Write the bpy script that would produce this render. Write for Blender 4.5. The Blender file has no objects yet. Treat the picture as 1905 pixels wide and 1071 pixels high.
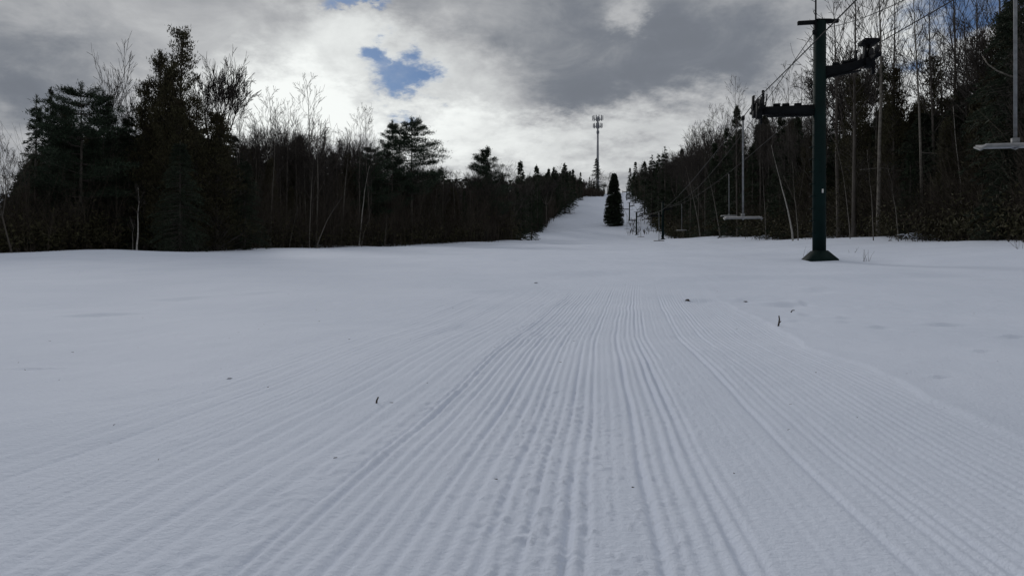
import bpy, math, random
import numpy as np
from mathutils import Vector, Matrix

S = bpy.context.scene
COL = S.collection
F, CX, CY, CH = 1360.0, 952.5, 535.5, 0.75      # focal length in photo pixels, centre, camera height

# ------------------------------------------------------------------ helpers
def link(o):
    COL.objects.link(o); return o
def tag(o, label=None, cat=None, group=None, kind=None):
    if label: o['label'] = label
    if cat: o['category'] = cat
    if group: o['group'] = group
    if kind: o['kind'] = kind
    return o
def empty(name, loc=(0, 0, 0), label=None, cat=None, group=None):
    o = bpy.data.objects.new(name, None); link(o); o.location = loc
    o.empty_display_size = .3
    return tag(o, label, cat, group)

class MB:
    """collects geometry as numpy chunks, builds ONE mesh object"""
    def __init__(s): s.v = []; s.f = []; s.n = 0
    def add(s, verts, faces):
        verts = np.asarray(verts, float).reshape(-1, 3)
        s.v.append(verts)
        for fa in faces: s.f.append(tuple(int(i) + s.n for i in fa))
        s.n += len(verts)
    def addarr(s, verts, farr):
        farr = np.asarray(farr) + s.n
        s.v.append(verts); s.f.append(farr); s.n += len(verts)
    def box(s, c, size, rot=None):
        x, y, z = [d / 2 for d in size]
        V = [(-x,-y,-z),(x,-y,-z),(x,y,-z),(-x,y,-z),(-x,-y,z),(x,-y,z),(x,y,z),(-x,y,z)]
        if rot is not None: V = [rot @ Vector(p) for p in V]
        V = [(p[0]+c[0], p[1]+c[1], p[2]+c[2]) for p in V]
        s.add(V, [(0,3,2,1),(4,5,6,7),(0,1,5,4),(1,2,6,5),(2,3,7,6),(3,0,4,7)])
    def tube(s, pts, rad, n=8, caps=True):
        pts = [Vector(p) for p in pts]
        if not hasattr(rad, '__len__'): rad = [rad] * len(pts)
        V = []; prev = None
        for i, p in enumerate(pts):
            d = (pts[min(i+1, len(pts)-1)] - pts[max(i-1, 0)]).normalized()
            if prev is None:
                a = Vector((0,0,1)) if abs(d.z) < .9 else Vector((1,0,0))
                u = d.cross(a).normalized()
            else:
                u = (prev - d * prev.dot(d)).normalized()
            prev = u; w = d.cross(u)
            for k in range(n):
                t = 2 * math.pi * k / n
                V.append(p + (u * math.cos(t) + w * math.sin(t)) * rad[i])
        Fc = []
        for i in range(len(pts)-1):
            for k in range(n):
                a, b = i*n+k, i*n+(k+1) % n
                Fc.append((a, b, b+n, a+n))
        if caps:
            Fc.append(tuple(range(n-1, -1, -1))); Fc.append(tuple((len(pts)-1)*n + k for k in range(n)))
        s.add([tuple(v) for v in V], Fc)
    def mesh(s, name, mat, smooth=False):
        me = bpy.data.meshes.new(name)
        V = np.concatenate(s.v) if s.v else np.zeros((0, 3))
        loops = []; sizes = []
        for f in s.f:
            if isinstance(f, tuple): loops.append(np.array(f)); sizes.append(np.array([len(f)]))
            else: loops.append(f.ravel()); sizes.append(np.full(len(f), f.shape[1]))
        L = np.concatenate(loops).astype(np.int32); Z = np.concatenate(sizes).astype(np.int32)
        me.vertices.add(len(V)); me.vertices.foreach_set('co', V.astype(np.float32).ravel())
        me.loops.add(len(L)); me.loops.foreach_set('vertex_index', L)
        me.polygons.add(len(Z)); me.polygons.foreach_set('loop_start', np.concatenate([[0], np.cumsum(Z)[:-1]]).astype(np.int32))
        me.update(calc_edges=True); me.validate()
        if smooth: me.polygons.foreach_set('use_smooth', np.ones(len(me.polygons), bool))
        me.materials.append(mat)
        return me
    def build(s, name, mat, parent=None, smooth=False):
        o = bpy.data.objects.new(name, s.mesh(name, mat, smooth)); link(o)
        if parent is not None: o.parent = parent
        return o

# ------------------------------------------------------------------ materials
def mat(name, base, rough=.8, var=.3, scale=4, spec=.2, metal=0, bump=0, bscale=30, stretch=(1,1,1), col2=None, island=0):
    m = bpy.data.materials.new(name); m.use_nodes = True
    nt = m.node_tree; N = nt.nodes; Lk = nt.links; b = N['Principled BSDF']
    b.inputs['Roughness'].default_value = rough; b.inputs['Metallic'].default_value = metal
    b.inputs['Specular IOR Level'].default_value = spec
    tc = N.new('ShaderNodeTexCoord'); mp = N.new('ShaderNodeMapping'); mp.inputs['Scale'].default_value = stretch
    Lk.new(tc.outputs['Object'], mp.inputs['Vector'])
    nz = N.new('ShaderNodeTexNoise'); nz.inputs['Scale'].default_value = scale; nz.inputs['Detail'].default_value = 5
    Lk.new(mp.outputs[0], nz.inputs['Vector'])
    mr = N.new('ShaderNodeMapRange'); mr.inputs['From Min'].default_value = .3; mr.inputs['From Max'].default_value = .7
    Lk.new(nz.outputs['Fac'], mr.inputs['Value'])
    mx = N.new('ShaderNodeMix'); mx.data_type = 'RGBA'
    c2 = col2 or tuple(c * (1 - var) for c in base)
    mx.inputs[6].default_value = (*c2, 1); mx.inputs[7].default_value = (*[min(1, c * (1 + (0 if col2 else var))) for c in base], 1)
    Lk.new(mr.outputs[0], mx.inputs[0]); out = mx.outputs[2]
    if island:
        g = N.new('ShaderNodeNewGeometry'); hs = N.new('ShaderNodeHueSaturation')
        m2 = N.new('ShaderNodeMapRange'); m2.inputs['To Min'].default_value = 1 - island; m2.inputs['To Max'].default_value = 1 + island
        Lk.new(g.outputs['Random Per Island'], m2.inputs['Value']); Lk.new(m2.outputs[0], hs.inputs['Value'])
        Lk.new(out, hs.inputs['Color']); out = hs.outputs[0]
    Lk.new(out, b.inputs['Base Color'])
    if bump:
        n2 = N.new('ShaderNodeTexNoise'); n2.inputs['Scale'].default_value = bscale; n2.inputs['Detail'].default_value = 4
        Lk.new(mp.outputs[0], n2.inputs['Vector'])
        bp = N.new('ShaderNodeBump'); bp.inputs['Strength'].default_value = bump; bp.inputs['Distance'].default_value = .02
        Lk.new(n2.outputs['Fac'], bp.inputs['Height']); Lk.new(bp.outputs[0], b.inputs['Normal'])
    return m
M = {}
M['spruce'] = mat('spruce_needles', (.028, .040, .022), .75, .35, 1.2, island=.4)
M['pine']   = mat('pine_needles', (.026, .040, .024), .75, .35, 1.2, island=.4)
M['cedar']  = mat('cedar_sprays', (.050, .048, .022), .8, .4, 1.0, island=.45, col2=(.028, .022, .012))
M['hemlock'] = mat('hemlock_needles', (.024, .033, .020), .75, .4, .8, island=.4)
M['bark']   = mat('grey_bark', (.085, .075, .065), .9, .35, 6, bump=.6, bscale=25, stretch=(1, 1, .25))
M['twig']   = mat('bare_twigs', (.042, .036, .032), .9, .3, 2, island=.3)
M['palebark'] = mat('pale_bark', (.20, .185, .16), .85, .4, 5, bump=.4, bscale=20, stretch=(1, 1, 2.5), col2=(.09, .08, .07))
M['birch']  = mat('birch_bark', (.46, .44, .40), .8, .4, 5, stretch=(1, 1, 4), col2=(.20, .185, .17))
M['green']  = mat('green_paint', (.0010, .0105, .0095), .7, .25, 2.5, spec=.15, bump=.15, bscale=12)
M['steel']  = mat('dark_steel', (.007, .008, .009), .8, .3, 6, spec=.1)
M['galv']   = mat('galvanised_steel', (.20, .205, .21), .5, .25, 8, metal=.3)
M['seat']   = mat('weathered_seat_slab', (.27, .27, .28), .7, .25, 9)
M['rubber'] = mat('black_rubber', (.02, .02, .02), .7, .2, 6)
M['rope']   = mat('wire_rope', (.010, .010, .011), .8, .2, 40, metal=.1)
M['plate']  = mat('white_plate', (.6, .6, .58), .5, .1, 6)
M['mono']   = mat('grey_monopole', (.24, .25, .27), .5, .15, .5, metal=.3)
M['antenna'] = mat('antenna_panels', (.16, .17, .19), .6, .15, .5)
M['stick']  = mat('dead_stick', (.05, .04, .032), .9, .3, 30)
M['lump']   = mat('dirty_snow', (.40, .42, .46), .9, .3, 30)
M['brush']  = mat('dead_brush', (.055, .045, .035), .9, .35, .4, island=.7)
M['snowcap'] = mat('snow_on_branches', (.66, .70, .77), .7, .05, 5)

def snow_material():
    m = bpy.data.materials.new('snow'); m.use_nodes = True
    nt = m.node_tree; N = nt.nodes; Lk = nt.links; b = N['Principled BSDF']
    b.inputs['Roughness'].default_value = .85; b.inputs['Specular IOR Level'].default_value = .10
    tc = N.new('ShaderNodeTexCoord')
    n1 = N.new('ShaderNodeTexNoise'); n1.inputs['Scale'].default_value = .5; n1.inputs['Detail'].default_value = 7
    Lk.new(tc.outputs['Object'], n1.inputs['Vector'])
    mr = N.new('ShaderNodeMapRange'); mr.inputs['From Min'].default_value = .3; mr.inputs['From Max'].default_value = .7
    Lk.new(n1.outputs['Fac'], mr.inputs['Value'])
    mx = N.new('ShaderNodeMix'); mx.data_type = 'RGBA'
    mx.inputs[6].default_value = (.640, .694, .806, 1); mx.inputs[7].default_value = (.690, .740, .852, 1)
    Lk.new(mr.outputs[0], mx.inputs[0]); Lk.new(mx.outputs[2], b.inputs['Base Color'])
    # fine crystalline grain, then softer lumps
    n2 = N.new('ShaderNodeTexNoise'); n2.inputs['Scale'].default_value = 42; n2.inputs['Detail'].default_value = 5; n2.inputs['Roughness'].default_value = .65
    Lk.new(tc.outputs['Object'], n2.inputs['Vector'])
    b1 = N.new('ShaderNodeBump'); b1.inputs['Strength'].default_value = .8; b1.inputs['Distance'].default_value = .012
    Lk.new(n2.outputs['Fac'], b1.inputs['Height'])
    mp = N.new('ShaderNodeMapping'); mp.inputs['Scale'].default_value = (1, .45, 1); mp.inputs['Rotation'].default_value = (0, 0, math.radians(-50))
    Lk.new(tc.outputs['Object'], mp.inputs['Vector'])
    n3 = N.new('ShaderNodeTexNoise'); n3.inputs['Scale'].default_value = 2.6; n3.inputs['Detail'].default_value = 6
    Lk.new(mp.outputs[0], n3.inputs['Vector'])
    b2 = N.new('ShaderNodeBump'); b2.inputs['Strength'].default_value = .42; b2.inputs['Distance'].default_value = .05
    Lk.new(n3.outputs['Fac'], b2.inputs['Height']); Lk.new(b1.outputs[0], b2.inputs['Normal'])
    Lk.new(b2.outputs[0], b.inputs['Normal'])
    return m
M['snow'] = snow_material()

# ------------------------------------------------------------------ terrain
PY = np.array([-60, -20, 0, 6, 10, 13, 18, 25, 38, 79, 110, 150, 200, 300, 400, 440, 500, 700, 1600], float)
PZ = np.array([-2.4, -.8, 0, .22, .40, .62, 1.06, 1.70, 2.58, 5.35, 7.80, 10.0, 16.0, 34.8, 51.0, 57.0, 60.5, 62, 60], float)
def _pchip():
    h = np.diff(PY); d = np.diff(PZ) / h; m = np.zeros_like(PY)
    for i in range(1, len(PY)-1):
        if d[i-1] * d[i] > 0:
            w1 = 2*h[i] + h[i-1]; w2 = h[i] + 2*h[i-1]; m[i] = (w1 + w2) / (w1/d[i-1] + w2/d[i])
    m[0] = d[0]; m[-1] = d[-1]; return m
PM = _pchip()
def prof(y):
    y = np.clip(np.asarray(y, float), PY[0], PY[-1] - 1e-6)
    i = np.clip(np.searchsorted(PY, y, side='right') - 1, 0, len(PY)-2)
    h = PY[i+1] - PY[i]; t = (y - PY[i]) / h
    return ((2*t**3-3*t**2+1)*PZ[i] + (t**3-2*t**2+t)*h*PM[i] + (-2*t**3+3*t**2)*PZ[i+1] + (t**3-t**2)*h*PM[i+1])
def sstep(a, b, x):
    t = np.clip((x-a)/(b-a), 0, 1); return t*t*(3-2*t)
def ground(x, y):
    x = np.asarray(x, float); y = np.asarray(y, float)
    z = prof(y)
    z = z + .075 * np.clip(x - (10 + .1*y), 0, 60) * sstep(8, 25, y)
    k = sstep(8, 40, y)
    z = z + k * (.10*np.sin(x*.21 + .6*np.sin(y*.13)) * np.cos(y*.17 + .5) + .07*np.sin(x*.47 + y*.31) )
    z = z + .018*np.sin(x*1.1 + y*.5 + np.sin(y*.8)) * sstep(1.8, 3.5, np.abs(x - .12*y + .5)) + .012*np.sin(y*1.3 + x*.6)
    return z
def g1(x, y): return float(ground(x, y))
def cdir(y):       # centre line of the groomed strip
    y = np.asarray(y, float)
    return .124*y + .055*np.clip(y-5.5, 0, None)**2 / (np.clip(y-5.5, 0, None) + 5)
def at(px, py, y): return Vector(((px-CX)/F*y, y, CH + (CY-py)/F*y))
def hit(px, py):   # where the ray through a photo pixel meets the snow
    y = 1.2
    while y < 600:
        p = at(px, py, y)
        if g1(p.x, y) >= p.z: return p
        y *= 1.004
    return at(px, py, 100)

rs = np.random.RandomState(7)
def lattice(sh):
    L = rs.rand(*sh)
    def f(a, b):
        ia = np.floor(a).astype(int); ib = np.floor(b).astype(int); fa = a-ia; fb = b-ib
        fa = fa*fa*(3-2*fa); fb = fb*fb*(3-2*fb); n, m = sh
        return (L[ia % n, ib % m]*(1-fa)*(1-fb) + L[(ia+1) % n, ib % m]*fa*(1-fb) + L[ia % n, (ib+1) % m]*(1-fa)*fb + L[(ia+1) % n, (ib+1) % m]*fa*fb) - .5
    return f
nA, nB, nC, nD = [lattice((211, 223)) for _ in range(4)]

def build_ground():
    u = np.arange(-2.95, 2.15, .0078)
    r = np.arange(2.15, 9, .045); l = -np.arange(2.95, 9, .06)
    far = [9.0]
    while far[-1] < 1500: far.append(far[-1]*1.07 + .05)
    far = np.array(far)
    U = np.unique(np.round(np.concatenate([-far, l, u, r, far]), 5))
    ys = list(np.arange(-40, 0, 2.5)) + [0, .5, .9]
    y = 1.2
    while y < 16: ys.append(y); y *= 1.0062
    while y < 1590: ys.append(y); y *= 1.028
    Y = np.array(ys)
    UU, YY = np.meshgrid(U, Y)
    XX = UU + cdir(YY)
    Z = ground(XX, YY)
    # groomed corduroy: real ridges, several machine passes, broken and crumbled in places
    w = UU + .016*nA(YY*1.1, UU*.7) + .045*nB(YY*.38+9, UU*.35)
    fade = (1 - sstep(10.5, 17.5, YY + .8*nA(UU*1.4+3, YY*.3))) * sstep(.3, 1, YY)
    right = 1.77 + .16*nA(YY*.8, YY*0+4) + .05*nB(YY*4, YY*0) ; left = -2.55 + .5*nB(YY*.5, YY*0+2)
    inn = sstep(left-.25, left+.35, UU) * (1 - sstep(right-.12, right+.02, UU))
    rg = np.random.RandomState(33)
    gl = []; c = -2.75
    while c < 1.84:
        if c < -.97:   gl.append((c, rg.uniform(.003, .012)*(1.4 if rg.rand() < .2 else 1), rg.uniform(.011, .030))); c += rg.uniform(.045, .115)
        elif c < .43:
            k = .35 if -.05 < c < .06 else 1; gl.append((c, rg.uniform(.0075, .0155)*k, rg.uniform(.010, .0165))); c += rg.uniform(.043, .058)
        elif c < .70:  gl.append((c, rg.uniform(.0008, .0035), rg.uniform(.012, .02))); c += rg.uniform(.045, .06)
        else:          gl.append((c, rg.uniform(.0045, .0100), rg.uniform(.010, .016))); c += rg.uniform(.040, .052)
    gl += [(.335, .012, .018), (.13, .007, .015), (-.935, .006, .03), (-1.45, .010, .028), (-2.05, .010, .045), (.74, .010, .022), (-.11, .010, .013), (-1.98, .008, .02)]
    cord = np.zeros_like(Z)
    w1 = w - UU
    for q, (c, d, sg) in enumerate(gl):
        a0, b0 = np.searchsorted(U, [c-.16, c+.16]); sl_ = slice(a0, b0)
        cz = c - w1[:, sl_] + .007*nC(YY[:, sl_]*1.7+q*7.3, YY[:, sl_]*0+q)
        dep = d*np.clip(.95 + 1.5*nA(YY[:, sl_]*.45+q*3.7, YY[:, sl_]*0+q*5.1) + .8*nC(YY[:, sl_]*2.6+q*9, YY[:, sl_]*0+q*2.2), .12, 2)
        cord[:, sl_] -= dep*np.exp(-np.abs((UU[:, sl_]-cz)/sg)**2.2)
        cord[:, sl_] += dep*.22*np.exp(-((UU[:, sl_]-cz-sg*1.5)/(sg*.8))**2)
    cord *= .92*(1 - .35*sstep(.95, 1.25, UU))*(1 - .2*(1-sstep(-1.1, -.9, UU)))*(.60 + .42*np.clip(nB(UU*1.1+70, YY*.5+6), -.5, .5))
    Z += cord*fade*inn
    # short cross marks left when the tiller lifted
    for c0, y0, hw, d in ((-.30, 2.08, .22, .010), (-.16, 2.62, .16, .010), (-.22, 3.75, .17, .010), (.02, 2.64, .10, .008), (-.42, 2.35, .10, .008), (.30, 2.10, .2, .004), (-.75, 2.9, .12, .008), (.18, 4.8, .16, .007), (-.5, 3.2, .09, .008), (-.10, 1.85, .10, .008)):
        dy = YY - y0 - .03*np.sin((UU-c0)*14); m = (np.abs(UU-c0) < hw)*np.clip(.5 + 1.8*nD(UU/.035, YY*0+y0*9), 0, 1)
        Z += .42*d*m*(np.exp(-((dy-.014)/.014)**2) - .7*np.exp(-((dy+.010)/.010)**2))
    # crumbs and clods lying on the ridges
    patch = np.clip(nC(UU*1.3+5, YY*.55)+.15, 0, .5)*2 * (1+.8*np.exp(-((UU+.30)/.30)**2))
    cr = sstep(.22, .50, nD(UU/.019, YY/.032) + .7*nC(UU/.011+7, YY/.019) + .25*nA(UU*4, YY*3))
    Z += cr*patch*.0048*fade*inn*(YY < 14)*(.35 + .65*sstep(-1.1, -.8, UU))*(1 - .5*sstep(.5, .7, UU))
    gr = nD(UU/.09+50, YY/.16+9)*.004 + nC(UU/.3+5, YY/.5)*.008
    Z += gr*fade
    seam = np.exp(-((UU+.93+.05*np.sin(YY*.9))/.10)**2)
    Z += seam*np.clip(nD(UU/.03+11, YY/.05+3), -.2, .5)*.012*fade*(YY < 14)
    # step down from loose snow outside to the groomed strip on the right, with a small berm
    Z += .012*sstep(right-.03, right+.05, UU)*(1-sstep(11, 14, YY))*(UU < 8) * np.clip(1-(UU-1.6)/6, 0, 1)
    Z += .006*np.exp(-((UU-right-.03)/.07)**2)*(1-sstep(9, 13, YY))*(.7+.8*nA(YY*1.5, YY*0+8))
    Z += .006*sstep(-left, -left+.3, -UU)*fade*(UU > -8)
    # wind-packed relief on the untouched snow
    out = 1 - inn*fade
    dist = np.clip(YY/20, .3, 2.5)
    Z += out*dist*(nA(UU*.55+60, YY*.30)*.035 + nB(UU*1.4+3, YY*.7)*.014)*(np.abs(UU) < 60)*(YY < 120)
    Z += out*.004*nD(UU*6, YY*2.5)*(np.abs(UU) < 9)*(YY < 25)
    # shallow scuffs and drift lips seen right of the strip and far left
    for (px, py, L, d) in ((1525,541,48,.035),(1465,570,70,.05),(1500,567,16,.05),(1571,594,26,.03),(1575,602,28,.02),(1640,612,34,.03),(1760,607,80,.035),
                           (1890,630,40,.03),(1750,705,30,.030),(1830,657,24,.02),(1500,588,24,.03),(1480,600,20,.02),(1300,562,60,.03),(1385,563,24,.03),
                           (340,558,100,.06),(180,588,120,.06),(470,548,80,.035),(60,690,90,.02),(120,520,130,.05),(1100,512,200,.05),(1350,520,260,.05),(1700,515,300,.06),(900,545,90,.02),(640,480,160,.05),(300,500,220,.05)):
        p = hit(px, py); hl = L/2/F*p.y; wd = max(.035, .0028*p.y*p.y*.6)
        wd = min(wd, .9)
        dx = (XX-p.x); dy = YY-p.y - dx*.22
        m = np.exp(-(dx/hl)**2 - (dy/wd)**2); lip = np.exp(-(dx/hl)**2 - ((dy-wd*1.6)/wd)**2)
        Z += d*(.9*lip - 1.0*m)*(.38 if px < 900 or abs(px-1750) < 3 else .78)
    R, C = Z.shape
    V = np.stack([XX, YY, Z], -1).reshape(-1, 3)
    idx = np.arange(R*C).reshape(R, C)
    Q = np.stack([idx[:-1, :-1], idx[:-1, 1:], idx[1:, 1:], idx[1:, :-1]], -1).reshape(-1, 4)
    mb = MB(); mb.addarr(V, Q)
    o = mb.build('snow_ground', M['snow'], smooth=True)
    o['kind'] = 'structure'
    return o
build_ground()

# ------------------------------------------------------------------ tree shapes
def unit(a): return a / np.maximum(np.linalg.norm(a, axis=-1, keepdims=True), 1e-9)
def leaves(mb, P, D, L, W, rng):
    n = len(P); D = unit(D); rnd = unit(rng.normal(size=(n, 3))); side = unit(np.cross(D, rnd))
    L = np.broadcast_to(np.asarray(L), (n,))[:, None]; W = np.broadcast_to(np.asarray(W), (n,))[:, None]
    a = P - side*W/2; b = P + side*W/2; c = P + D*L*.55 + side*W*.5; d = P + D*L
    V = np.stack([a, b, c, d], 1).reshape(-1, 3)
    mb.addarr(V, np.arange(4*n).reshape(n, 4))
def prisms(mb, P0, P1, R0, R1, n=3):
    P0 = np.array(P0); P1 = np.array(P1); R0 = np.array(R0)[:, None]; R1 = np.array(R1)[:, None]
    d = unit(P1-P0); a = np.where(np.abs(d[:, 2:3]) < .9, np.array([[0, 0, 1.]]), np.array([[1., 0, 0]]))
    u = unit(np.cross(d, a)); w = np.cross(d, u); V = []
    for P, R in ((P0, R0), (P1, R1)):
        for k in range(n):
            t = 2*math.pi*k/n; V.append(P + (u*math.cos(t) + w*math.sin(t))*R)
    V = np.stack(V, 1); m = len(P0); base = (np.arange(m)*2*n)[:, None]
    Q = []
    for k in range(n):
        k2 = (k+1) % n; Q.append(np.concatenate([base+k, base+k2, base+k2+n, base+k+n], 1))
    mb.addarr(V.reshape(-1, 3), np.concatenate(Q))

def trunk_pts(H, rng, wob=.12, lean=(0, 0), n=9):
    pts = []; ox = oy = 0
    for i in range(n):
        t = i/(n-1); ox += rng.uniform(-wob, wob)*.4; oy += rng.uniform(-wob, wob)*.4
        pts.append((ox*t + lean[0]*t**1.25, oy*t + lean[1]*t**1.25, H*t - (.4 if i == 0 else 0)))
    return pts
def tp(pts, t):
    f = np.clip(t, 0, 1)*(len(pts)-1); i = np.clip(np.floor(f).astype(int), 0, len(pts)-2); P = np.array(pts)
    return P[i] + (P[i+1]-P[i])*(f-i)[:, None]

def spruce(seed, H=12, R=2.0, nb=230, nl=46, droop=.35, low=.03, powr=.85, L=.26, W=.055, gap=.25, mt='spruce', bushy=1.0):
    rng = np.random.RandomState(seed); tr = trunk_pts(H, rng, .05)
    t = low + (1-low)*rng.rand(nb)**1.05*.985; t = np.sort(t)
    az = rng.rand(nb)*2*np.pi
    lump = 1 + gap*np.sin(az*2 + t*9 + seed) * .6 + gap*rng.uniform(-1, 1, nb)
    ln = (R*(1-t)**powr + .10)*lump*(1 - .35*np.exp(-t*12))
    root = tp(tr, t); d = np.stack([np.cos(az), np.sin(az), np.zeros(nb)], 1)
    s = rng.rand(nb, nl)**.7; s = s*.95 + .05
    rise = .35*(t)[:, None]
    P = root[:, None] + d[:, None]*(ln[:, None]*s)[..., None]
    P[..., 2] += ln[:, None]*(rise*s - droop*s**2*1.0)
    lat = np.stack([-np.sin(az), np.cos(az), np.zeros(nb)], 1)
    sg = rng.choice([-1, 1], (nb, nl)); wid = (.32*ln[:, None]*(1.05-s) + .06)*bushy
    off = rng.rand(nb, nl)*sg*wid
    P += lat[:, None]*off[..., None]; P[..., 2] -= np.abs(off)*.35 - rng.normal(0, .05, (nb, nl))
    D = d[:, None]*.9 + lat[:, None]*(sg*.6)[..., None] + rng.normal(0, .38, (nb, nl, 3)); D[..., 2] -= .15
    mb = MB(); leaves(mb, P.reshape(-1, 3), D.reshape(-1, 3), rng.uniform(.6, 1.25, nb*nl)*L, W*rng.uniform(.7, 1.3, nb*nl), rng)
    n2 = 60; tt = rng.uniform(.9, 1.0, n2); PP = tp(tr, tt); leaves(mb, PP, rng.normal(0, .5, (n2, 3)) + [0, 0, .9], .28, .045, rng)
    tm = MB(); tm.tube(tr, [max(.012, .013*H*(1-i/8)) + .01 for i in range(9)], 7)
    e = root + d*ln[:, None]*.75; e[:, 2] += ln*(.35*t*.75 - droop*.5)
    prisms(tm, root, e, np.clip(ln*.016, .008, .05), np.full(nb, .005))
    return tm.mesh('trunk', M['bark'], True), mb.mesh('crown', M[mt])

def pine(seed, H=13, R=2.9, low=.25, top=.97, levels=15, tuft=70, skew=0, rise=.35, gap=.3):
    rng = np.random.RandomState(seed); tr = trunk_pts(H, rng, .10); mb = MB(); tm = MB()
    tm.tube(tr, [max(.02, .014*H*(1-i/8.5)) for i in range(9)], 7)
    Ps, Ds, P0, P1, R0, R1 = [], [], [], [], [], []
    for k in range(levels):
        t = low + (top-low)*(k+rng.uniform(-.25, .25))/levels
        t = min(max(t, low), .98); env = R*(1-((t-low)/(1-low))**1.6)**.8*(.55+.45*min(1, (t-low)/.12+.2))+.25
        for j in range(rng.randint(4, 7)):
            az = rng.rand()*2*np.pi; ln = env*rng.uniform(1-gap*1.6, 1.08)*(1+skew*math.cos(az))
            d = np.array([math.cos(az), math.sin(az), 0]); lat = np.array([-d[1], d[0], 0])
            b = tp(tr, np.array([t]))[0]; prev = b; n = 5
            rs_ = rise*rng.uniform(.5, 1.5)
            for q in range(1, n+1):
                s = q/n; p = b + d*ln*s + lat*rng.normal(0, .06)*ln; p[2] += ln*(rs_*s*s - .06*s)
                P0.append(prev); P1.append(p); R0.append(.045*(1-s*.8)); R1.append(.04*(1-s*.85))
                prev = p
                if s > .28:
                    m = int(tuft*(.35+.75*s)*(.55+.25*ln)); sp = .10+.16*ln*(1.05-.55*s)
                    c = p + rng.normal(0, 1, (m, 3))*np.array([sp, sp, .09]) + np.array([0, 0, .05])
                    Ps.append(c); Ds.append(rng.normal(0, .55, (m, 3)) + d*.5 + np.array([0, 0, .55]))
    m = 160; tt = rng.uniform(.93, 1.0, m); Ps.append(tp(tr, tt)+rng.normal(0, .1, (m, 3))); Ds.append(rng.normal(0, .5, (m, 3))+[0, 0, .9])
    P = np.concatenate(Ps); leaves(mb, P, np.concatenate(Ds), rng.uniform(.14, .27, len(P)), .042, rng)
    prisms(tm, P0, P1, R0, R1, 4)
    return tm.mesh('trunk', M['bark'], True), mb.mesh('crown', M['pine'])

def cedar(seed, H=12, R=1.9, clumps=420, per=44, low=.04, ragged=.45, lacy=0, mt='cedar'):
    rng = np.random.RandomState(seed); tr = trunk_pts(H, rng, .12); mb = MB(); tm = MB()
    tm.tube(tr, [max(.012, .013*H*(1-i/8.3)) for i in range(9)], 7)
    t = low + (1-low)*rng.rand(clumps)**(1.0+.0*lacy)
    if lacy: t = low + (1-low)*(rng.rand(clumps)**.85)
    az = rng.rand(clumps)*2*np.pi
    env = R*(1-t)**.75*(.75+.35*np.sin(t*17+az*1.5+seed)*ragged*1.5) + .15
    r = env*np.sqrt(rng.uniform(.04, 1.1, clumps)) + rng.exponential(.10, clumps)*ragged
    c = tp(tr, t) + np.stack([np.cos(az)*r, np.sin(az)*r, rng.normal(0, .1, clumps) + r*.22], 1)
    root = tp(tr, np.clip(t - .06, 0, 1))
    prisms(tm, root, c, np.clip(.02+.008*r, .01, .05), np.full(clumps, .006))
    d = unit(c-root + np.array([0, 0, .5]))
    sz = (.16+.17*rng.rand(clumps))*(1 - .35*t)
    P = c[:, None] + rng.normal(0, 1, (clumps, per, 3))*sz[:, None, None]*np.array([1, 1, .8]) + d[:, None]*(rng.uniform(-.5, .9, (clumps, per))*sz[:, None]*1.3)[..., None]
    D = d[:, None] + rng.normal(0, .6, (clumps, per, 3)); D[..., 2] += .1
    n = clumps*per; leaves(mb, P.reshape(-1, 3), D.reshape(-1, 3), rng.uniform(.09, .22, n), rng.uniform(.035, .07, n), rng)
    return tm.mesh('trunk', M['bark'], True), mb.mesh('crown', M[mt])

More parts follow.
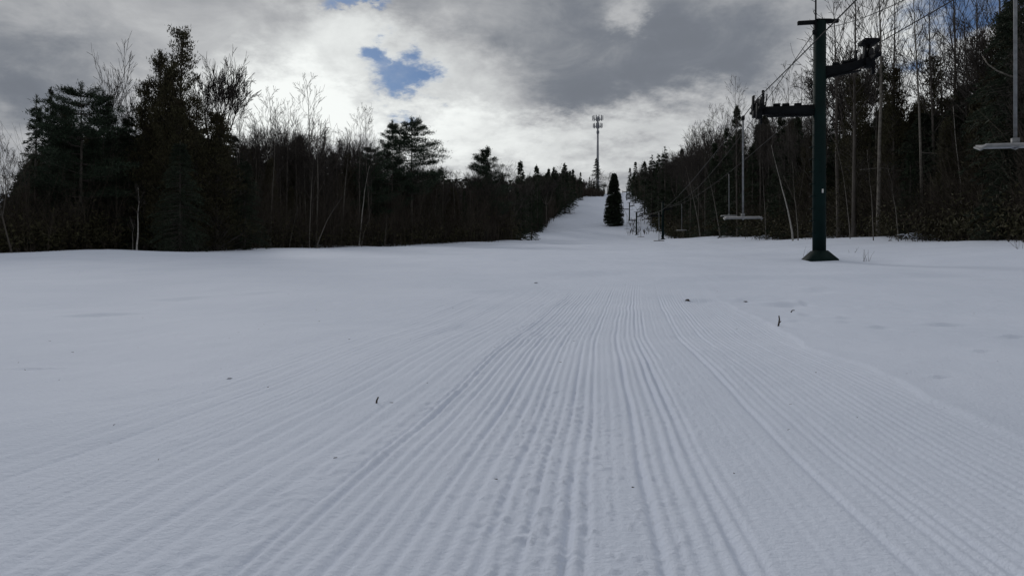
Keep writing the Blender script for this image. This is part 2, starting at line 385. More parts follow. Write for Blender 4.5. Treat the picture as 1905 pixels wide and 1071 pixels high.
def bare(seed, H=12, form='slender', bark='bark', spread=1.0, lean=(0, 0), twigs=1.0, r0=None, first=.35):
    rng = np.random.RandomState(seed); rr = r0 or .0095*H
    mn = .013 if form == 'vase' else .009
    tm = MB(); mb = MB(); P0, P1, R0, R1 = [], [], [], []
    def seg(p, q, a, b): P0.append(p); P1.append(q); R0.append(a); R1.append(b)
    def grow(p, d, ln, r, depth):
        n = 4 if ln > .8 else 2; q = p
        pts = []
        for i in range(n):
            d = unit(d + rng.normal(0, .075, 3) + np.array([0, 0, .08]))
            e = q + d*ln/n; ra = r*(1-.62*i/n); rb = r*(1-.62*(i+1)/n)
            seg(q, e, max(ra, mn), max(rb, mn*.73)); pts.append((e, d, rb)); q = e
        if depth <= 0: return
        k = int(round((2.0 + depth*.6 + rng.rand())*twigs))
        for j in range(k):
            e, dd, rb = pts[min(n-1, int((.25+.75*rng.rand())*n))]
            ang = rng.uniform(.28, .72); ax = unit(np.cross(dd, rng.normal(size=3)))
            nd = unit(dd*math.cos(ang) + ax*math.sin(ang))
            grow(e, nd, ln*rng.uniform(.45, .72), rb*.72, depth-1)
    if form == 'slender':
        tr = trunk_pts(H, rng, .22, lean, 10); tm.tube(tr, [max(.012, rr*(1-(i/9.4)**.9)) for i in range(10)], 7)
        nb = int(24*twigs)
        for k in range(nb):
            t = first + (1-first)*(k+rng.rand())/nb*.97
            b = tp(tr, np.array([t]))[0]; az = rng.rand()*2*np.pi; up = rng.uniform(.9, 1.7)
            d = unit(np.array([math.cos(az)*spread, math.sin(az)*spread, up]))
            grow(b, d, H*(.05+.19*(1-t))*rng.uniform(.7, 1.3), max(.010, rr*(1-t)*.5), 2)
    else:
        hs = first*H; tr = [(lean[0]*t*t, lean[1]*t*t, hs*t-(.4 if t == 0 else 0)) for t in (0, .3, .6, 1)]
        tm.tube(tr, [rr, rr*.92, rr*.85, rr*.75], 8)
        top = np.array(tr[-1]); k = 4
        for j in range(k):
            az = 2*np.pi*(j+rng.rand()*.6)/k
            d = unit(np.array([math.cos(az)*.55*spread + lean[0]*.25, math.sin(az)*.55*spread + lean[1]*.25, 1]))
            grow(top, d, (H-hs)*rng.uniform(.45, .6), rr*.6, 4)
    big = np.array(R0) > .035
    A = [np.array(x) for x in (P0, P1, R0, R1)]
    hi = A[1][:, 2] > .5*H; ctr = A[1][hi, :2].mean(0) - np.array(lean)*.7
    for q in (0, 1): A[q][:, :2] -= ctr*np.clip(A[q][:, 2:3]/H, 0, 1)**1.2
    for c in tm.v: c[:, :2] -= ctr*np.clip(c[:, 2:3]/H, 0, 1)**1.2
    k = H/max(A[1][:, 2].max(), H*.9); A[0] *= k; A[1] *= k
    for c in tm.v: c[c[:, 2] > -.3] *= k
    if big.any(): prisms(tm, A[0][big], A[1][big], A[2][big], A[3][big], 5)
    prisms(mb, A[0][~big], A[1][~big], A[2][~big], A[3][~big], 3)
    return tm.mesh('trunk', M[bark], True), mb.mesh('crown', M['twig'])

PROTO = {
 'spruce': [spruce(11), spruce(12, R=1.7, nb=210), spruce(13, R=2.2, gap=.4, nb=220), spruce(14, R=1.35, nb=200)],
 'spire':  [spruce(21, R=1.15, nb=150, nl=34, gap=.45, low=.06), spruce(22, R=1.0, nb=130, nl=34, gap=.5)],
 'hemlock': [spruce(31, R=3.2, nb=330, nl=62, droop=.45, powr=.6, low=.02, mt='hemlock', gap=.3), spruce(32, R=2.7, nb=320, nl=60, droop=.4, powr=.55, mt='hemlock', gap=.35)],
 'pine':   [pine(41, R=3.4, levels=19, tuft=95, low=.22), pine(42, R=2.9, levels=18, gap=.35, tuft=95), pine(43, R=3.6, low=.32, rise=.30, skew=.3, levels=13, tuft=110), pine(44, R=3.5, low=.40, rise=.26, levels=17, tuft=85, skew=.1, gap=.22)],
 'column': [spruce(95, R=2.45, nb=760, nl=60, droop=.25, powr=.62, low=.0, gap=.06, L=.30, W=.09, mt='hemlock', bushy=1.7)],
 'cedar':  [cedar(51), cedar(52, R=1.6, clumps=380), cedar(53, R=2.3, clumps=470, ragged=.6), cedar(54, R=1.7, clumps=300, lacy=1, ragged=.7), cedar(55, R=2.2, clumps=250, lacy=1, ragged=.8, per=34)],
 'bare':   [bare(61), bare(62, spread=.8), bare(63, spread=1.25), bare(64, spread=.7, first=.5), bare(65, form='vase', first=.3, spread=1.2), bare(66, form='vase', first=.42, spread=.9), bare(67, form='vase', first=.5, spread=1.0, twigs=1.25, lean=(.5, 0))],
 'grey':   [bare(71, bark='palebark', first=.5), bare(72, bark='palebark', first=.45, spread=1.1, lean=(.7, .2)), bare(73, bark='palebark', spread=.8, first=.55, lean=(-.9, 0))],
 'birch':  [bare(81, bark='birch', first=.5, twigs=.7), bare(82, bark='birch', first=.5, twigs=.7, lean=(-1.0, .3)), bare(83, bark='birch', first=.6, lean=(1.1, .2), twigs=.7)],
}
PROTO_H = {'pine': 13.0}
NAMES = {'column': 'spruce_tree', 'spruce': 'spruce_tree', 'spire': 'fir_tree', 'hemlock': 'hemlock_tree', 'pine': 'pine_tree', 'cedar': 'cedar_tree', 'bare': 'bare_tree', 'grey': 'bare_tree', 'birch': 'birch_tree'}
CATS = {'column': 'spruce', 'spruce': 'spruce', 'spire': 'fir', 'hemlock': 'hemlock', 'pine': 'pine', 'cedar': 'cedar', 'bare': 'bare tree', 'grey': 'bare tree', 'birch': 'birch'}

def tree_obj(meshes, name, loc, sxy, sz, rz, label, cat, group=None, tilt=(0, 0)):
    r = empty(name, loc, label, cat, group); r.scale = (sxy, sxy, sz); r.rotation_euler = (tilt[0], tilt[1], rz)
    for nm, me in zip(('trunk', 'crown'), meshes):
        c = bpy.data.objects.new(nm, me); link(c); c.parent = r
    return r
def tree(kind, px, ytop, y, label, group=None, var=None, wide=1.0, rz=None, tilt=(0, 0), rnd=random):
    x = (px-CX)/F*y; g = g1(x, y); H = CH + (CY-ytop)/F*y - g; H = max(H, 1.2)
    ms = PROTO[kind]; v = rnd.randrange(len(ms)) if var is None else var
    sz = H/PROTO_H.get(kind, 12.0)
    return tree_obj(ms[v], NAMES[kind], (x, y, g-.05), sz*wide, sz, rnd.uniform(0, 6.28) if rz is None else rz, label, CATS[kind], group, tilt)

# forest edge: distance of the tree line for a photo column
LE = ([-700, -300, 0, 150, 300, 450, 600, 760, 880, 952, 962, 1000, 1030, 1061, 1084, 1095], [24, 30, 38, 42, 47, 54, 63, 79, 96, 112, 188, 200, 240, 300, 375, 420])
RE = ([1168, 1176, 1190, 1210, 1240, 1300, 1400, 1500, 1700, 1905, 2100, 2600], [420, 370, 300, 240, 175, 125, 85, 66, 43, 31, 26, 20])
def ledge(px): return float(np.interp(px, *LE))
def redge(px): return float(np.interp(px, *RE))
# how high the solid dark part of the woods reaches (photo row)
LT = ([-400, 0, 30, 70, 120, 190, 260, 330, 400, 440, 500, 560, 640, 700, 760, 830, 900, 950, 1000, 1050, 1085], [380, 375, 335, 265, 250, 235, 245, 215, 245, 292, 285, 285, 302, 325, 328, 332, 326, 332, 322, 318, 338])
RT = ([1166, 1176, 1200, 1240, 1300, 1340, 1400, 1450, 1500, 1560, 1650, 1750, 1800, 1850, 1905, 2300], [345, 322, 312, 300, 292, 275, 250, 242, 240, 215, 190, 180, 160, 120, 70, 40])

BLT = ([-400, 0, 100, 150, 250, 330, 420, 480, 560, 620, 700, 760, 820, 900, 1000, 1050, 1090], [330, 330, 250, 215, 210, 200, 215, 205, 200, 235, 262, 300, 312, 315, 318, 318, 335])
BRT = ([1166, 1200, 1240, 1290, 1340, 1370, 1420, 1470, 1500, 1560, 1600, 1900, 2300], [335, 305, 285, 240, 205, 190, 215, 205, 185, 90, 50, 10, -20])
# ------------------------------------------------------------------ hero trees, left woods
random.seed(5)
H_ = [
 ('bare', 22, 215, 37, 'dark bare tree leaning out over the left end of the woods', 4, .75, (0, -.30)),
 ('spire', 66, 176, 44, 'thin ragged fir, first spire from the left end of the woods', 0, 1.0, (0, 0)),
 ('spire', 93, 163, 45, 'thin ragged fir just left of the flat-layered pine', 1, .95, (0, 0)),
 ('pine', 150, 155, 44, 'dark pine with flat layered boughs in the left woods', 2, 1.1, (0, 0)),
 ('pine', 192, 168, 46, 'smaller pine tucked against the right side of the flat-layered pine', 1, .75, (0, 0)),
 ('bare', 221, 72, 47, 'bare vase-shaped tree rising above the woods left of the tallest cedar', 5, .66, (0, .01)),
 ('cedar', 296, 102, 47, 'cedar forming the left shoulder of the tallest cedar', 3, .75, (0, 0)),
 ('cedar', 338, 62, 46, 'tallest ragged cedar standing above the left woods', 4, .9, (0, 0)),
 ('cedar', 318, 128, 45.5, 'thick cedar just in front of the tallest cedar trunk', 2, .85, (0, 0)),
 ('cedar', 268, 158, 46, 'ragged cedar on the far left flank of the tallest cedar', 3, .9, (0, 0)),
 ('cedar', 366, 186, 46, 'ragged cedar on the right flank of the tallest cedar', 4, .9, (0, 0)),
 ('cedar', 404, 212, 47, 'bushy cedar beneath the round-crowned bare tree', 2, 1.3, (0, 0)),
 ('hemlock', 240, 215, 46, 'dark hemlock below the bare vase-shaped tree', 1, .9, (0, 0)),
 ('hemlock', 120, 232, 44, 'dark hemlock under the flat-layered pine', 0, .9, (0, 0)),
 ('cedar', 330, 190, 45, 'dense cedar filling in below the tallest ragged cedar', 2, 1.0, (0, 0)),
 ('bare', 366, 76, 49, 'bare round-crowned tree leaning right beside the tallest cedar', 6, .80, (0, .13)),
 ('hemlock', 335, 262, 42.5, 'broad dark green hemlock in front of the tallest cedar', 0, .95, (0, 0)),
 ('hemlock', 455, 300, 48, 'wide low hemlock right of the broad hemlock in the left woods', 1, 1.0, (0, 0)),
 ('bare', 446, 152, 57, 'thin bare pole tree right of the round-crowned bare tree', 3, .7, (0, 0)),
 ('bare', 506, 158, 62, 'bare tree with upswept branches, first of the close bare clump', 1, .95, (0, 0)),
 ('bare', 532, 178, 64, 'bare tree in the middle of the close bare clump in the left woods', 0, .9, (0, 0)),
 ('bare', 553, 200, 66, 'bare tree at the right side of the close bare clump', 2, .8, (0, 0)),
 ('bare', 582, 133, 66, 'tallest slender bare tree standing between the bare clump and the pines', 1, 1.0, (0, -.02)),
 ('bare', 603, 232, 68, 'short bare tree at the right foot of the tallest slender bare tree', 0, .8, (0, 0)),
 ('bare', 668, 196, 73, 'left of two bare trees crossing just left of the twin pines', 1, .9, (0, .02)),
 ('bare', 689, 190, 74, 'right of two bare trees crossing just left of the twin pines', 2, .75, (0, -.02)),
 ('pine', 729, 224, 80, 'left and narrower one of the twin pines', 1, .72, (0, 0)),
 ('pine', 765, 218, 82, 'right and broader one of the twin pines with long boughs', 3, 1.05, (0, 0)),
 ('pine', 690, 268, 76, 'low scrubby pine left of the twin pines', 2, .8, (0, 0)),
 ('pine', 906, 273, 108, 'lone pine with drooping skirt above the woods midway to the piste', 0, 1.0, (0, 0)),
 ('spruce', 968, 299, 130, 'spruce standing up between the lone pine and the piste', 1, 1.0, (0, 0)),
 ('bare', 948, 306, 122, 'rounded bare tree beside the lone pine', 4, 1.1, (0, 0)),
 ('bare', 1016, 308, 215, 'rounded bare tree on the woods beside the upper piste', 5, 1.3, (0, 0)),
 ('spruce', 1000, 312, 200, 'thin spruce with a knobbly top near the upper piste', 3, .8, (0, 0)),
 ('spruce', 1051, 303, 262, 'tallest spruce of the row above the left side of the upper piste', 2, 1.2, (0, 0)),
 ('spruce', 1066, 314, 290, 'spruce second from the tallest on the left side of the upper piste', 0, 1.0, (0, 0)),
 ('spruce', 1080, 320, 340, 'last spruce before the gap left of the radio mast', 1, .9, (0, 0)),
 ('spruce', 989, 352, 150, 'dark spruce standing out from the left woods at the bend of the piste', 1, 1.0, (0, 0)),
 ('spruce', 1110, 294, 412, 'spruce on the hilltop hiding the foot of the radio mast', 2, 1.2, (0, 0)),
 ('bare', 1129, 316, 415, 'small bare round tree on the hilltop right of the radio mast', 4, 1.2, (0, 0)),
 ('bare', 1102, 325, 408, 'small bare tree on the hilltop left of the radio mast', 2, .9, (0, 0)),
 ('column', 1142, 322, 222, 'dense dark conifer standing alone in the snow between piste and lift line', 0, 1.0, (0, 0)),
]
for k, px, yt, y, lab, v, wd, tl in H_:
    tree(k, px, yt, y, lab, var=v, wide=wd, tilt=tl, rz=random.uniform(0, 6.28) if tl == (0, 0) else 0)

# pale trunks in front of the dark left woods
def pale(px, ytop, px_top, y, label, var=0, thick=1.0, mat_='birch', ybase=None, seed=None, twigs=.6, group=None, H=None):
    x = (px-CX)/F*y; g = g1(x, y); h = CH + (CY-ytop)/F*y - g; lx = (px_top-px)/F*y
    ms = bare(seed or int(px), H=h, bark=mat_, first=.55, twigs=twigs, lean=(lx, 0), r0=.045*thick*y/45, spread=.9)
    return tree_obj(ms, 'birch_tree' if mat_ == 'birch' else 'bare_tree', (x, y, g-.05), 1, 1, 0, label, 'birch' if mat_ == 'birch' else 'bare tree', group)
pale(254, 338, 260, 40.5, 'crooked pale birch sapling standing alone before the dark left woods', thick=1.35, seed=3)
pale(247, 400, 243, 41, 'short faint sapling just left of the lone crooked birch', thick=.7, seed=4, mat_='palebark')
pale(503, 250, 512, 58, 'pale slim trunk below the close bare clump', thick=1.3, mat_='palebark', seed=8)
pale(588, 362, 640, 60, 'pale curved trunk bending right in the woods below the tallest bare tree', thick=1.0, seed=9, mat_='palebark')
pale(668, 300, 686, 70, 'pale trunk standing upright below the two crossing bare trees', thick=1.2, seed=10)
pale(672, 385, 692, 71, 'thin pale sapling leaning right beside the upright pale trunk', thick=.8, seed=11, mat_='palebark')
pale(716, 395, 722, 74, 'thin pale sapling left of the twin pines', thick=.7, seed=12, mat_='palebark')
pale(575, 250, 585, 61, 'greyish trunk beneath the tallest slender bare tree', thick=1.0, seed=14, mat_='palebark')
pale(538, 380, 558, 60, 'faint leaning sapling between two grey trunks of the left woods', thick=.8, seed=16, mat_='palebark')

# ------------------------------------------------------------------ hero trees, right woods
H2 = [
 ('spire', 1237, 274, 190, 'tallest pointed fir on the far right skyline', 0, 1.1),
 ('spire', 1225, 287, 205, 'pointed fir just left of the tallest far right fir', 1, 1.1),
 ('spire', 1213, 289, 220, 'pointed fir second left of the tallest far right fir', 0, 1.3),
 ('spruce', 1199, 300, 250, 'dark spruce right of the gap above the lift line', 1, 1.0),
 ('spruce', 1182, 301, 300, 'spruce at the left end of the right woods', 3, 1.2),
 ('spruce', 1172, 312, 335, 'last small spruce where right woods meet the lift line', 1, 1.0),
 ('spruce', 1371, 196, 96, 'tall dark spruce just left of the lower crossarm wheels', 1, .85),
 ('spruce', 1352, 236, 102, 'blunt spruce on the left side of the tall dark spruce', 3, .9),
 ('spruce', 1330, 262, 110, 'smaller spruce second left of the tall dark spruce', 0, .8),
 ('spruce', 1452, 212, 78, 'dark spruce under the lower crossarm', 3, .95),
 ('spruce', 1484, 214, 74, 'dark spruce between lower crossarm and green tower', 1, .85),
 ('bare', 1372, 138, 92, 'bare tree rising behind the tall dark spruce', 0, .75),
 ('bare', 1300, 222, 125, 'bare tree on the right skyline left of the blunt spruce', 1, .8),
 ('bare', 1284, 245, 135, 'first bare tree on the skyline right of the pointed firs', 2, .8),
 ('bare', 1312, 236, 118, 'bare tree standing second on the skyline from the blunt spruce', 0, .8),
 ('bare', 1415, 168, 88, 'bare tree behind the wheels of the lower crossarm', 3, .8),
 ('bare', 1440, 150, 82, 'bare tree behind the lower crossarm', 2, .8),
 ('bare', 1466, 112, 76, 'taller bare tree behind the lift rope left of the green tower', 1, .9),
 ('bare', 1492, 122, 74, 'bare tree close behind the left side of the green tower', 0, .8),
 ('bare', 1560, -60, 58, 'bare tree fanning out just right of the green tower top', 0, .95),
 ('bare', 1588, -120, 54, 'bare tree behind the upper crossarm wheels', 2, .85),
 ('grey', 1634, -150, 50, 'straight grey trunk right of the upper crossarm wheels', 0, .85),
 ('bare', 1664, -110, 52, 'dark slender bare tree left of the thick pale trunk', 1, .8),
 ('bare', 1742, -80, 48, 'bare tree forking right of the thick pale trunk', 2, .8),
 ('bare', 1774, -160, 47, 'dark bare trunk left of the right-hand blue gap in the clouds', 3, .85),
 ('bare', 1822, -140, 44, 'bare trunk midway between thick pale trunk and near chair', 1, .8),
 ('bare', 1852, -200, 40, 'bare trunk just left of the near chair hanger', 0, .8),
 ('cedar', 1590, 150, 56, 'lacy cedar filling in right of the green tower', 4, .95),
 ('cedar', 1662, 132, 52, 'lacy cedar just left of the thick pale trunk', 3, 1.0),
 ('cedar', 1735, 110, 50, 'lacy cedar just right of the thick pale trunk', 4, 1.0),
 ('cedar', 1790, 165, 46, 'lacy cedar under the right-hand blue gap in the clouds', 3, 1.1),
 ('spruce', 1640, 120, 60, 'dark narrow spruce behind the straight grey trunk', 3, .8),
 ('hemlock', 1898, -70, 34, 'large black hemlock behind the near chair', 1, .75),
 ('hemlock', 1868, 250, 33.5, 'low spreading hemlock below the near chair', 0, .9),
]
for k, px, yt, y, lab, v, wd in H2:
    tree(k, px, yt, y, lab, var=v, wide=wd)
pale(1716, -140, 1700, 45, 'thick pale trunk crossing the right woods from top to middle', thick=2.6, mat_='palebark', seed=21, twigs=.9)
pale(1476, 258, 1436, 60, 'pale birch leaning left beneath the lower crossarm', thick=1.5, seed=22)
pale(1485, 285, 1470, 58, 'second pale birch close behind the left side of the tower', thick=.9, seed=23, mat_='palebark')
pale(1425, 290, 1417, 78, 'straight pale trunk between near left chair and leaning birch', thick=.9, seed=24, mat_='palebark')
pale(1582, 250, 1548, 50, 'pale sapling leaning left just right of the tower base', thick=.8, seed=25, mat_='palebark')
pale(1792, 180, 1768, 40, 'spotted birch leaning beneath the right-hand blue gap', thick=1.2, seed=26)
pale(1340, 300, 1312, 100, 'grey trunk leaning left beyond the near left chair', thick=1.2, seed=27, mat_='palebark')
pale(1303, 300, 1275, 112, 'grey trunk leaning left beyond the small far chair', thick=1.0, seed=28, mat_='palebark')
pale(1625, 260, 1610, 46, 'thin pale trunk rising right of the tower plate', thick=.8, seed=29, mat_='palebark')
pale(1672, 300, 1650, 43, 'thin pale trunk leaning left before the thick pale trunk', thick=.8, seed=30, mat_='palebark')

# ------------------------------------------------------------------ the body of the woods
L_LABEL = {
 'cedar': 'dark cedar packed among the trees of the left woods', 'spruce': 'dark spruce packed among the trees of the left woods',
 'hemlock': 'dark hemlock with low boughs in the left woods', 'bare': 'thin bare tree among the packed trees of the left woods', 'birch': 'pale birch'}
def woods(side, n, px0, px1, edge, topf, mix, seed, dmax, lab, grp, keep=None):
    R = random.Random(seed)
    for i in range(n):
        px = px0 + (px1-px0)*(i+R.random())/n
        if keep and not keep(px): continue
        e = edge(px); q = R.random(); y = e*(1 + .04*R.random()) + q*min(dmax, e*.5)
        k = R.choices(list(mix), list(mix.values()))[0]
        yt = float(np.interp(px, *topf)); base = CY - (g1((px-CX)/F*y, y)-CH)/y*F
        hpx = base - yt
        if k in ('bare', 'grey'):
            hpx = base - float(np.interp(px, *(BLT if side == 'L' else BRT))); fr = R.uniform(.80, 1.06) if q > .2 else R.uniform(.6, 1.0)
        else: fr = R.triangular(.72, 1.25, .92) if q > .25 else R.uniform(.6, .95)
        tree(k, px, base - hpx*fr, y, lab[k], group=grp[k], wide=R.uniform(.85, 1.25)*(1 if k != 'bare' else .85), rnd=R)
def names(where):
    lab = {'cedar': 'dark cedar packed among other trees %s', 'spruce': 'dark spruce packed among other trees %s', 'hemlock': 'dark low-boughed hemlock %s',
           'bare': 'thin bare tree packed among others %s', 'grey': 'grey-barked bare tree %s', 'birch': 'pale birch %s', 'spire': 'small pointed fir %s', 'pine': 'dark pine %s'}
    return {k: v % where for k, v in lab.items()}, {k: {'bare': 'bare trees', 'grey': 'grey-barked trees', 'spruce': 'spruces', 'cedar': 'cedars', 'hemlock': 'hemlocks', 'birch': 'birches', 'spire': 'firs', 'pine': 'pines'}[k] + ' ' + where for k in lab}
a, b = names('at the left end of the left woods'); woods('L', 62, -260, 450, ledge, LT, {'cedar': 5, 'spruce': 2, 'hemlock': 3, 'bare': 1}, 1, 16, a, b)
a, b = names('midway along the left woods'); woods('L', 84, 450, 790, ledge, LT, {'cedar': 2, 'spruce': 2.6, 'bare': 5, 'hemlock': .6, 'grey': 2}, 2, 22, a, b)
a, b = names('where the left woods near the piste'); woods('L', 84, 790, 985, ledge, LT, {'spruce': 3, 'bare': 4.5, 'cedar': 1, 'grey': 1.2}, 3, 30, a, b)
a, b = names('along the left side of the upper piste'); woods('L', 92, 985, 1090, ledge, LT, {'spruce': 4, 'bare': 3, 'spire': 1}, 4, 60, a, b)
a, b = names('on the hilltop beyond the piste'); woods('L', 16, 1088, 1134, lambda p: 425, ([1085, 1100, 1135], [338, 333, 340]), {'spruce': 2, 'bare': 3}, 5, 30, a, b)
a, b = names('along the lift line on the far right slope'); woods('R', 66, 1168, 1300, redge, RT, {'spruce': 4, 'bare': 4, 'spire': 1}, 6, 60, a, b)
a, b = names('in the right woods left of the tower'); woods('R', 84, 1300, 1540, redge, RT, {'spruce': 3, 'bare': 5, 'cedar': 2, 'grey': 2.2}, 7, 30, a, b)
a, b = names('in the right woods right of the tower'); woods('R', 86, 1540, 2250, redge, RT, {'cedar': 5, 'spruce': 2, 'bare': 4, 'hemlock': 1, 'grey': 2}, 8, 22, a, b)

# the deep wood behind, one mass nobody could count, and the thicket along its foot
def deep_woods(name, label, spans, seed, n, f0=.7, f1=.98):
    rng = np.random.RandomState(seed); mb = MB()
    for i in range(n):
        px0, px1, edge, topf = spans[i % len(spans)]
        px = rng.uniform(px0, px1); e = edge(px); y = e*1.22 + rng.rand()*min(50, e*.5) + 5
        x = (px-CX)/F*y; g = g1(x, y); yt = float(np.interp(px, *topf)); H = (CH + (CY-yt)/F*y - g)*rng.uniform(f0, f1)
        if H < 2: continue
        m = 260; t = rng.rand(m)**.9; az = rng.rand(m)*2*np.pi; r = (.22*H*(1-t)**.8 + .1)*rng.rand(m)**.5
        P = np.stack([x + np.cos(az)*r, y + np.sin(az)*r, g + t*H], 1)
        D = np.stack([np.cos(az), np.sin(az), rng.normal(-.2, .3, m)], 1)
        leaves(mb, P, D, H*.075*rng.uniform(.7, 1.3, m), H*.028, rng)
    o = mb.build(name, M['spruce']); tag(o, label, 'woods', kind='stuff')
deep_woods('deep_woods', 'dark mass of woods behind the front trees left of the piste', [(-350, 450, ledge, LT), (450, 980, ledge, LT), (980, 1085, ledge, LT)], 91, 520)
deep_woods('deep_woods', 'dark mass of woods behind the front trees right of the lift', [(1172, 1350, redge, RT), (1350, 1700, redge, RT), (1700, 2300, redge, RT)], 92, 520, .5, .85)

def thicket(name, label, spans, seed, n, h0, h1, m=M['brush']):
    rng = np.random.RandomState(seed); mb = MB(); P0, P1, R0, R1 = [], [], [], []
    for i in range(n):
        px0, px1, edge, dd = spans[i % len(spans)]
        px = rng.uniform(px0, px1); e = edge(px); y = e*(.985 + .02*rng.rand()) + rng.rand()**1.5*dd*e
        x = (px-CX)/F*y; g = g1(x, y); h = (h0 + (h1-h0)*rng.rand()**2.6*(.65 + .35*math.sin(px*.043) + .2*math.sin(px*.15)))*min(1.6, .6 + e/130)
        sc = max(1, y/60)
        d = np.array([rng.normal(0, .10), rng.normal(0, .10), 1]); p = np.array([x, y, g-.1])
        q = p + d*h*.5; P0.append(p); P1.append(q); R0.append(.014*sc); R1.append(.010*sc)
        for k in range(5):
            d2 = d + rng.normal(0, .24, 3)*np.array([1, 1, .5]); s = q if k % 2 else p + (q-p)*rng.uniform(.3, .9)
            e2 = s + d2*h*rng.uniform(.25, .55); P0.append(s); P1.append(e2); R0.append(.009*sc); R1.append(.005*sc)
            for j in range(2):
                s3 = s + (e2-s)*rng.uniform(.4, 1); d3 = d2 + rng.normal(0, .6, 3)
                P0.append(s3); P1.append(s3 + d3*h*.2); R0.append(.006*sc); R1.append(.004*sc)
    prisms(mb, P0, P1, R0, R1, 3)
    o = mb.build(name, m); tag(o, label, 'brush', kind='stuff')
thicket('underbrush', 'tangled brown brush along the foot of the left woods', [(-300, 450, ledge, .35), (450, 960, ledge, .35), (450, 960, ledge, .2)], 101, 3600, 2.2, 7.0)
thicket('underbrush', 'tangled brown brush on the edge of the upper piste', [(965, 1088, ledge, .3)], 102, 1000, 1.5, 6.5)
thicket('underbrush', 'tangled brown brush along the foot of the right woods', [(1175, 1500, redge, .35), (1500, 2250, redge, .35), (1500, 2100, redge, .2)], 103, 3400, 2.0, 7.0)
thicket('hilltop_brush', 'greyish young brush covering the snow at the top of the piste', [(1072, 1124, lambda p: 392, .10)], 104, 520, 1.5, 3.6)
thicket('weed_patch', 'sparse weeds poking out of the snow under the lift line', [(1168, 1208, lambda p: 185, .35)], 105, 70, .5, 1.1)

# low evergreen boughs that close the foot of the woods (dark to the snow line)
def low_boughs(name, label, spans, seed, n, mt):
    rng = np.random.RandomState(seed); mb = MB()
    for i in range(n):
        px0, px1, edge = spans[i % len(spans)]
        px = rng.uniform(px0, px1); e = edge(px); y = e*(1.0 + .18*rng.rand()**1.3); x = (px-CX)/F*y; g = g1(x, y)
        h = rng.uniform(1.0, 3.2)*min(1.6, .6 + e/130); m = 150; sc = max(1, y/55)
        c = np.array([x, y, g + h*.45]); P = c + rng.normal(0, 1, (m, 3))*np.array([.55, .55, .38])*h*.6
        P[:, 2] = np.maximum(P[:, 2], g + .02)
        leaves(mb, P, rng.normal(0, 1, (m, 3)) + [0, 0, .1], .22*sc, .07*sc, rng)
    o = mb.build(name, M[mt]); tag(o, label, 'undergrowth', kind='stuff')
thicket('edge_weeds', 'sparse stems standing in the snow before the left woods', [(-200, 960, lambda p: ledge(p)*.965, .0)], 106, 90, .3, 1.1)
thicket('edge_weeds', 'sparse stems standing in the snow before the right woods', [(1240, 2100, lambda p: redge(p)*.95, .02)], 107, 110, .3, 1.1)
def litter():
    rng = np.random.RandomState(77); mb = MB(); P = []; D = []
    for i in range(150):
        y = 2.2 + 26*rng.rand()**1.2; x = rng.uniform(-.75, .75)*y
        P.append((x, y, g1(x, y) + .014 + .01*(y < 16))); a = rng.rand()*6.28; D.append((math.cos(a), math.sin(a), .15))
    leaves(mb, np.array(P), np.array(D), rng.uniform(.008, .03, 150), .004, rng)
    tag(mb.build('needle_litter', M['stick']), 'tiny needles and bark crumbs scattered over the snow', 'litter', kind='stuff')
litter()
low_boughs('undergrowth', 'dark evergreen undergrowth closing the foot of the left woods', [(-300, 480, ledge), (-300, 480, ledge), (480, 980, ledge)], 111, 430, 'cedar')
low_boughs('undergrowth', 'dark evergreen undergrowth closing the foot of the right woods', [(1215, 1500, redge), (1500, 2200, redge), (1500, 2200, redge)], 112, 430, 'cedar')

